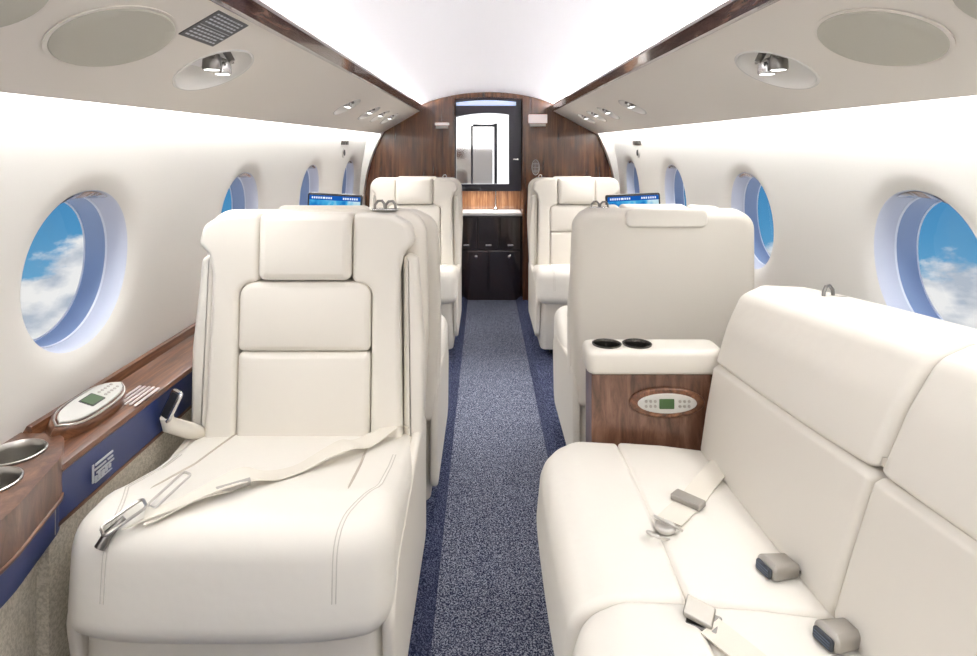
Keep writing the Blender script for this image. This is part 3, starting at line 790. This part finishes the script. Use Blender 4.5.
# ------------------------------------------------------------------ divan
dv = thing('divan', 'cream leather three-place sofa along the starboard wall', 'sofa', (.5, .95, 0))
YE, YS, YN = 1.475, .955, .38
def shear(p):
    x, y, z = p
    if x > .5:
        q = max(0, min(1.1, (z-.39)/.4)); x = x - (y-.94)*(.043 + .09*q); z = z - (y-.94)*.075*q
        if y > 1.1: y = y + max(0, z-.39)*.12*(y-1.1)/.37
    return V((x, y, z))
def extr(prof, ya, yb, r, fn=None, nn=18, wob=0):
    """closed section in (x,z) swept along y with rounded ends and cross rows for soft shaping"""
    g = G(); M = len(prof); area = sum(prof[i][0]*prof[(i+1) % M][1] - prof[(i+1) % M][0]*prof[i][1] for i in range(M)); sg = 1 if area > 0 else -1
    ns = []
    for i in range(M):
        a = V(prof[i]) - V(prof[i-1]); b = V(prof[(i+1) % M]) - V(prof[i])
        ns.append((V((-a.y, a.x)).normalized() + V((-b.y, b.x)).normalized()).normalized()*sg)
    ends = [(r*(1-cos(pi/2*k/6)), r*(1-sin(pi/2*k/6))) for k in range(7)]
    rows = [(ya + a, o) for a, o in ends] + [(ya + r + (yb-ya-2*r)*k/nn, 0) for k in range(1, nn)] + [(yb - a, o) for a, o in reversed(ends)]
    vs = []
    for (y, o) in rows:
        t = (y-ya)/(yb-ya); bul = -wob*(4*t*(1-t))
        for i in range(M):
            p = V(prof[i]) + ns[i]*(o + bul); q = V((p.x, y, p.y)); vs.append(fn(q) if fn else q)
    g.add(vs, [(a*M+k, a*M+(k+1) % M, (a+1)*M+(k+1) % M, (a+1)*M+k) for a in range(len(rows)-1) for k in range(M)] + [tuple(range(M)), tuple((len(rows)-1)*M+k for k in range(M))])
    return g
segs = [(YS+.001, YE), (YN, YS-.001)]
pf = rpoly([(.314, .12), (.314, .395), (.19, .400), (.132, .375), (.120, .25), (.145, .12)], [.01, .010, .08, .05, .12, .04], 8, .03)
pm = rpoly([(.316, .25), (.316, .395), (.42, .388), (.548, .372), (.60, .36), (.60, .25)], [.01, .010, .1, .04, .02, .02], 6, .03)
pl_ = rpoly([(.545, .30), (.534, .385), (.562, .48), (.596, .585), (.612, .595), (.74, .57), (.74, .30)], [.02, .03, .2, .012, .02, .02, .02], 6, .03)
pu = rpoly([(.620, .597), (.602, .600), (.645, .70), (.690, .775), (.745, .800), (.850, .795), (.880, .76), (.880, .58)], [.01, .012, .3, .06, .04, .03, .02, .02], 7, .03)
for k, (ya, yb) in enumerate(segs):
    def fcut(q, far=(k == 0)):
        # rounded aisle-side corner in plan
        e = yb if far else ya
        if far and q.y > yb-.08 and q.x < .30: q.x += ((q.y-(yb-.08))/.08)**2*.035*(1 if q.x < .2 else (.30-q.x)/.1)
        if k == 1 and q.y > yb-.06 and q.x < .30: q.x += ((q.y-(yb-.06))/.06)**2*.030*(1 if q.x < .2 else (.30-q.x)/.1)
        if k == 1: q.z += .008*max(0, min(1, (q.z-.3)/.05)); 
        return q
    put('front_bolster', extr(pf, ya, yb, .016 if k == 0 else .022, fcut, wob=.006), LEATHER_S, dv)
    put('seat_cushion', extr(pm, ya, yb, .010, None, wob=.004), LEATHER_S, dv)
    put('back_lower', extr(pl_, ya, yb, .014, shear, wob=.005), LEATHER, dv)
    put('back_upper', extr(pu, ya, yb, .022, shear, wob=.006), LEATHER, dv)
g = G(); g.box(.17, .80, YN+.01, YE-.02, .0, .30); put('base', g, SHELL, dv, smooth=False)
g = G(); g.pillow(rpoly([(.62, .30), (.86, .30), (.87, .74), (.78, .74)], .02, 4), 1.03, .01, FR((0, .42, 0), X, Z, Y)); g.map(lambda p: shear(p)); put('back_frame', g, SHELL, dv)
hooks(.745, 1.337, .770, 'chrome coat hook on top of the sofa backrest', R(15), 1.15, CHROME_D, False)

# end armrest with cup holders
ar = thing('armrest_console', 'cream topped armrest console with walnut end panel between sofa and seat', 'armrest', (.42, 1.55, 0))
AX0, AX1 = .250, .588
hs = [(.307, 1.5515), (.383, 1.5515)]
ro = rrect(AX0, AX1, 1.500, 1.603, .024)
g = G(); g.pillow(ro, .060, .014, FR((0, 0, .541), X, Y, Z), scale=()); g.f.pop()
top = [(p.x, p.y) for p in g.v[-len(ro):]]
h_ = holed_top(top, [(*h, .033) for h in hs], .590, .601); h_.f = [f for f in h_.f if len(f) == 3]; g.add(h_.v, h_.f)
put('armrest_pad', g, LEATHER, ar)
for h in hs:
    g = G(); g.lathe([(.036, 0), (.0365, .003), (.034, .004), (.032, .001), (.031, -.004), (.0295, -.036), (.001, -.038)], FR((h[0], h[1], .6015), X, Y, Z), 36, cap=False); put('cup_holder', g, mat('black_chrome', (.06, .055, .05), .25, metal=.8), ar)
g = G(); g.box(AX0+.012, AX1-.002, 1.512, 1.597, .026, .540); pn = put('wood_panel', g, WOOD_P, ar, smooth=False)
fr = FR((.444, 1.512, .474), X, Z, -Y)
g = G(); el = [(.092*cos(2*pi*k/40), .037*sin(2*pi*k/40)) for k in range(40)]
g.pillow(el, .010, .005, fr); bz = put('oval_bezel', g, WOOD_H, pn)
g = G(); g.pillow([(a*.78, b*.66) for a, b in el], .013, .003, fr); kp = put('keypad', g, PLATE, pn)
g = G(); g.pillow(rrect(-.020, .016, -.012, .012, .002), .0145, .0005, fr, n=2); put('display', g, LCD, kp)
g = G()
for s in (-1, 1):
    for k in range(3):
        for j in (-1, 1): g.lathe([(.004, .0125), (.0035, .0145), (.0005, .015)], (fr[0] + X*(s*(.030 + k*.011)) + Z*j*.006, fr[1], fr[2], fr[3]), 10)
put('buttons', g, SATIN, kp)

# ------------------------------------------------------------------ divan belts
NICK = mat('bright_nickel', (.62, .60, .57), .38, metal=.7)
def mz(x): return .394 - max(0, x-.32)*.085
sb = thing('seat_belt', 'cream sofa seat belt with metal adjuster and round latch tongue, farthest along the sofa', 'seat belt', (.42, 1.25, .39))
P0 = [(.560, 1.372, .384), (.53, 1.372, .394), (.500, 1.345, .390), (.455, 1.290, .3905), (.412, 1.232, .3925), (.375, 1.190, .396), (.345, 1.155, .398)]
sp = smoothpath(P0); g = G()
g.ribbon([(p, V((-(sp[min(i+1, len(sp)-1)]-sp[max(i-1, 0)]).y, (sp[min(i+1, len(sp)-1)]-sp[max(i-1, 0)]).x, 0))) for i, p in enumerate(sp)], .048, .002); put('webbing', g, WEB, sb)
d = V((-.72, -.69, 0)).normalized(); e = V((-d.y, d.x, 0))
g = G(); g.pillow(rrect(-.015, .015, -.031, .031, .004), .012, .003, (V((.402, 1.222, .3945)), d, e, Z.copy())); put('adjuster', g, SATIN, sb)
g = G(); g.pillow([(.019*cos(k*pi/12), .019*sin(k*pi/12)) for k in range(24)], .010, .004, (V((.330, 1.130, .399)), d, e, Z.copy()))
lt = put('latch_disc', g, NICK, sb)
g = G(); g.tube(loop(V((.312, 1.106, .403)), math.atan2(d.y, d.x), .022, .012, .002), .0028, 8, True)
g.tube(loop(V((.340, 1.143, .402)), math.atan2(d.y, d.x), .016, .022, .002), .0026, 8, True); put('latch_frame', g, NICK, sb)

def buckle(x, y, z, rot, label):
    t = thing('belt_buckle', label, 'buckle', (x, y, z-.002), 'sofa belt buckles')
    a_ = V((cos(rot), sin(rot), .10)).normalized(); b_ = V((-sin(rot), cos(rot), 0)); n_ = a_.cross(b_)
    g = G(); g.pillow(rpoly([(-.030, -.019), (.026, -.023), (.026, .023), (-.030, .019)], .007, 5), .024, .008, (V((x, y, z)), a_, b_, n_), dome=.002); bd = put('buckle_body', g, SATIN, t)
    g = G(); g.pillow(rrect(-.017, .017, .002, .019, .004), .007, .003, (V((x, y, z)) + a_*.0245, b_, n_, a_)); ps = put('slot_face', g, mat('slot_black', (.02, .025, .035), .35), bd)
    g = G()
    for k in range(3): g.box(-.014, .014, .006 + k*.004, .007 + k*.004, 0, .0004)
    o_ = V((x, y, z)) + a_*.0316
    g.v = [o_ + b_*p.x + n_*p.y + a_*p.z for p in g.v]; put('ridge', g, mat('slot_ridge', (.10, .14, .22), .3), ps, smooth=False)
    g = G(); g.ribbon([(V((x, y, z+.008)) - a_*.026, b_), (V((x, y, z+.006)) - a_*.05 , b_), (V((x, y, z-.01)) - a_*.075, b_)], .030, .004); put('strap', g, BLACK, t)
buckle(.492, 1.040, .381, R(195), 'grey metal belt buckle with dark slot in the sofa crease, far one')
buckle(.512, .897, .379, R(197), 'grey metal belt buckle with dark slot in the sofa crease, the near one')
lt = thing('seat_belt', 'sofa seat belt with square brushed metal lift-latch at the bottom of the picture', 'seat belt', (.33, .88, .39))
d = V((-.25, .97, 0)).normalized(); e = V((-d.y, d.x, 0))
d2 = V((-.80, .6, 0)).normalized(); e2 = V((-d2.y, d2.x, 0))
g = G(); g.pillow(rrect(-.021, .021, -.021, .021, .003), .007, .002, (V((.318, .915, .4075)), V((-.75, .45, .15)).normalized(), V((-.45, -.85, 0)).normalized(), Z.copy())); put('latch_lid', g, SATIN, lt)
g = G(); g.pillow(rrect(-.024, .022, -.020, .020, .004), .009, .003, (V((.320, .907, .3975)), V((-.75, .45, 0)).normalized(), V((-.45, -.75, 0)).normalized(), Z.copy())); put('latch_body', g, CHROME_D, lt)
sp = smoothpath([(.326, .895, .405), (.350, .862, .402), (.385, .815, .3965), (.43, .75, .392), (.50, .68, .388)])
g = G(); g.ribbon([(p, V((.80, .60, 0))) for p in sp], .044, .002); put('webbing', g, WEB, lt)

# ------------------------------------------------------------------ map screens
def mapscreen(x, label, side):
    t = thing('map_screen', label, 'screen', (x, 2.3, .56), 'moving map screens')
    th = R(3*side)
    U = V((cos(th), 0, sin(th)*-1 if side > 0 else sin(th)*-1)); W = V((-U.z, 0, U.x)); Nn = V((0, -1, 0))
    O = V((x, 2.3, .855))
    g = G(); g.pillow(rrect(-.101, .101, -.065, .065, .008), .014, .004, (O, U, W, Nn)); h = put('housing', g, BLACK, t)
    g = G(); g.pillow(rrect(-.094, .094, -.057, .057, .003), .0012, .0003, (O + Nn*.0136, U, W, Nn), n=2); sc = put('display', g, SCREEN, h)
    g = G(); g.pillow(rrect(-.094, .094, .040, .057, .002), .0008, .0002, (O + Nn*.0148, U, W, Nn), n=2); hb = put('header_bar', g, emit('header_blue', (.01, .09, .38), 1), h)
    for (a, b) in ((-.085, -.045), (-.04, -.015), (.03, .05), (.055, .085)):
        u = a; g = G()
        while u < b: g.pillow([(u, .045), (u+.005, .045), (u+.005, .052), (u, .052)], .0004, .0001, (O + Nn*.0155, U, W, Nn), n=1, scale=(.5,)); u += .008
        put('header_text', g, emit('header_text', (.8, .9, 1), .9), h, smooth=False)
    s = -1 if x < 0 else 1
    g = G(); g.tube([O + V((0, .006, -.05)), O + V((0, .012, -.12)), V((x + s*.10, 2.312, .66)), V((wx(s, .6) - s*.06, 2.312, .56))], .008, 10); put('support_arm', g, CHROME_D, t)
mapscreen(-.552, 'tilted tablet-size moving map screen above the port seats', 1)
mapscreen(.552, 'tilted tablet-size moving map screen above the starboard seat', -1)

# ------------------------------------------------------------------ lights and sky
def area(name, loc, rot, sx, sy, power, col=(1, 1, 1)):
    l = bpy.data.lights.new(name, 'AREA'); l.shape = 'RECTANGLE'; l.size = sx; l.size_y = sy; l.energy = power; l.color = col
    o = bpy.data.objects.new(name, l); C.objects.link(o); o.location = loc; o.rotation_euler = rot; return o
area('rear_fill_light', (.03, -.55, 1.25), (R(68), 0, 0), 1.1, .4, 4, (1, .98, .95))  # added soft fill from behind the camera, not a cabin fixture
area('overhead_fill_aft', (.03, .75, 1.44), (0, 0, 0), .5, 1.2, 2.5, (1, .98, .96))  # unseen overhead fill, added to brighten the near cabin

area('galley_fill_light', (.03, 4.46, .768), (0, 0, 0), .38, .12, 1.6, (1, .95, .9))  # added fill below the mirror, brightens the worktop
for side in (-1, 1):
    for yy, pw in ((1.325, .8), (2.60, 3.5), (3.10, 3.5), (3.42, 3.5), (3.75, 2.5)):
        O = psu_frame(side, .51, yy)[0]; l = bpy.data.lights.new('reading_spot', 'SPOT'); l.energy = pw*2.2; l.spot_size = R(120); l.spot_blend = 1; l.shadow_soft_size = .03; l.color = (1, .97, .93)
        o = bpy.data.objects.new('reading_spot', l); C.objects.link(o); o.location = O + V((0, 0, -.035)); o.rotation_euler = (R(-14 if yy > 2 else 0), R(side*14), 0)
w = bpy.data.worlds.new('sky'); bpy.context.scene.world = w; w.use_nodes = True; nt = w.node_tree; nt.nodes.clear()
tc = nt.nodes.new('ShaderNodeTexCoord'); sx = nt.nodes.new('ShaderNodeSeparateXYZ')
nt.links.new(tc.outputs['Generated'], sx.inputs[0])
mr_ = nt.nodes.new('ShaderNodeMapRange'); mr_.inputs['From Min'].default_value = -.45; mr_.inputs['From Max'].default_value = .15
nt.links.new(sx.outputs['Z'], mr_.inputs['Value'])
sky = ramp(nt, [(0, (.50, .68, .80)), (.35, (.22, .50, .72)), (.55, (.09, .33, .58)), (.8, (.03, .18, .42)), (1, (.02, .12, .33))])
nt.links.new(mr_.outputs['Result'], sky.inputs['Fac'])
mp = nt.nodes.new('ShaderNodeMapping'); mp.inputs['Scale'].default_value = (1, 1, 1.8); mp.inputs['Location'].default_value = (.3, .2, .1)
nt.links.new(tc.outputs['Generated'], mp.inputs['Vector'])
n1 = nt.nodes.new('ShaderNodeTexNoise'); n1.inputs['Scale'].default_value = 7; n1.inputs['Detail'].default_value = 9; n1.inputs['Roughness'].default_value = .6
nt.links.new(mp.outputs['Vector'], n1.inputs['Vector'])
# cloud mask: noise + ramp of elevation
mm = nt.nodes.new('ShaderNodeMapRange'); mm.inputs['From Min'].default_value = -.08; mm.inputs['From Max'].default_value = -.24
mm.inputs['To Min'].default_value = -.28; mm.inputs['To Max'].default_value = .20
nt.links.new(sx.outputs['Z'], mm.inputs['Value'])
ad = nt.nodes.new('ShaderNodeMath'); nt.links.new(n1.outputs['Fac'], ad.inputs[0]); nt.links.new(mm.outputs['Result'], ad.inputs[1])
cr = ramp(nt, [(.44, (0, 0, 0)), (.53, (1, 1, 1))]); nt.links.new(ad.outputs[0], cr.inputs['Fac'])
n2 = nt.nodes.new('ShaderNodeTexNoise'); n2.inputs['Scale'].default_value = 22; n2.inputs['Detail'].default_value = 5
nt.links.new(mp.outputs['Vector'], n2.inputs['Vector'])
cc2 = ramp(nt, [(.35, (.50, .55, .62)), (.6, (.98, .95, .90))]); nt.links.new(n2.outputs['Fac'], cc2.inputs['Fac'])
mx = nt.nodes.new('ShaderNodeMixRGB'); nt.links.new(cr.outputs['Color'], mx.inputs['Fac']); nt.links.new(sky.outputs['Color'], mx.inputs['Color1']); nt.links.new(cc2.outputs['Color'], mx.inputs['Color2'])
bg = nt.nodes.new('ShaderNodeBackground'); bg.inputs['Strength'].default_value = .80
nt.links.new(mx.outputs['Color'], bg.inputs['Color']); ow = nt.nodes.new('ShaderNodeOutputWorld'); nt.links.new(bg.outputs[0], ow.inputs[0])

# ------------------------------------------------------------------ camera
cam = bpy.data.cameras.new('camera'); co = bpy.data.objects.new('camera', cam); C.objects.link(co)
co.location = (0, 0, 1.10); co.rotation_euler = (R(90), 0, 0)
cam.sensor_width = 36; cam.lens = 620/977*36; cam.shift_x = .0046; cam.shift_y = -183/977; cam.clip_start = .02
S = bpy.context.scene; S.camera = co
S.view_settings.view_transform = 'Standard'; S.view_settings.look = 'None'; S.view_settings.exposure = .27
S.cycles.use_denoising = True; S.cycles.max_bounces = 10; S.cycles.diffuse_bounces = 6; S.cycles.transparent_max_bounces = 8
S.cycles.sample_clamp_indirect = 6; S.cycles.caustics_reflective = False; S.cycles.caustics_refractive = False
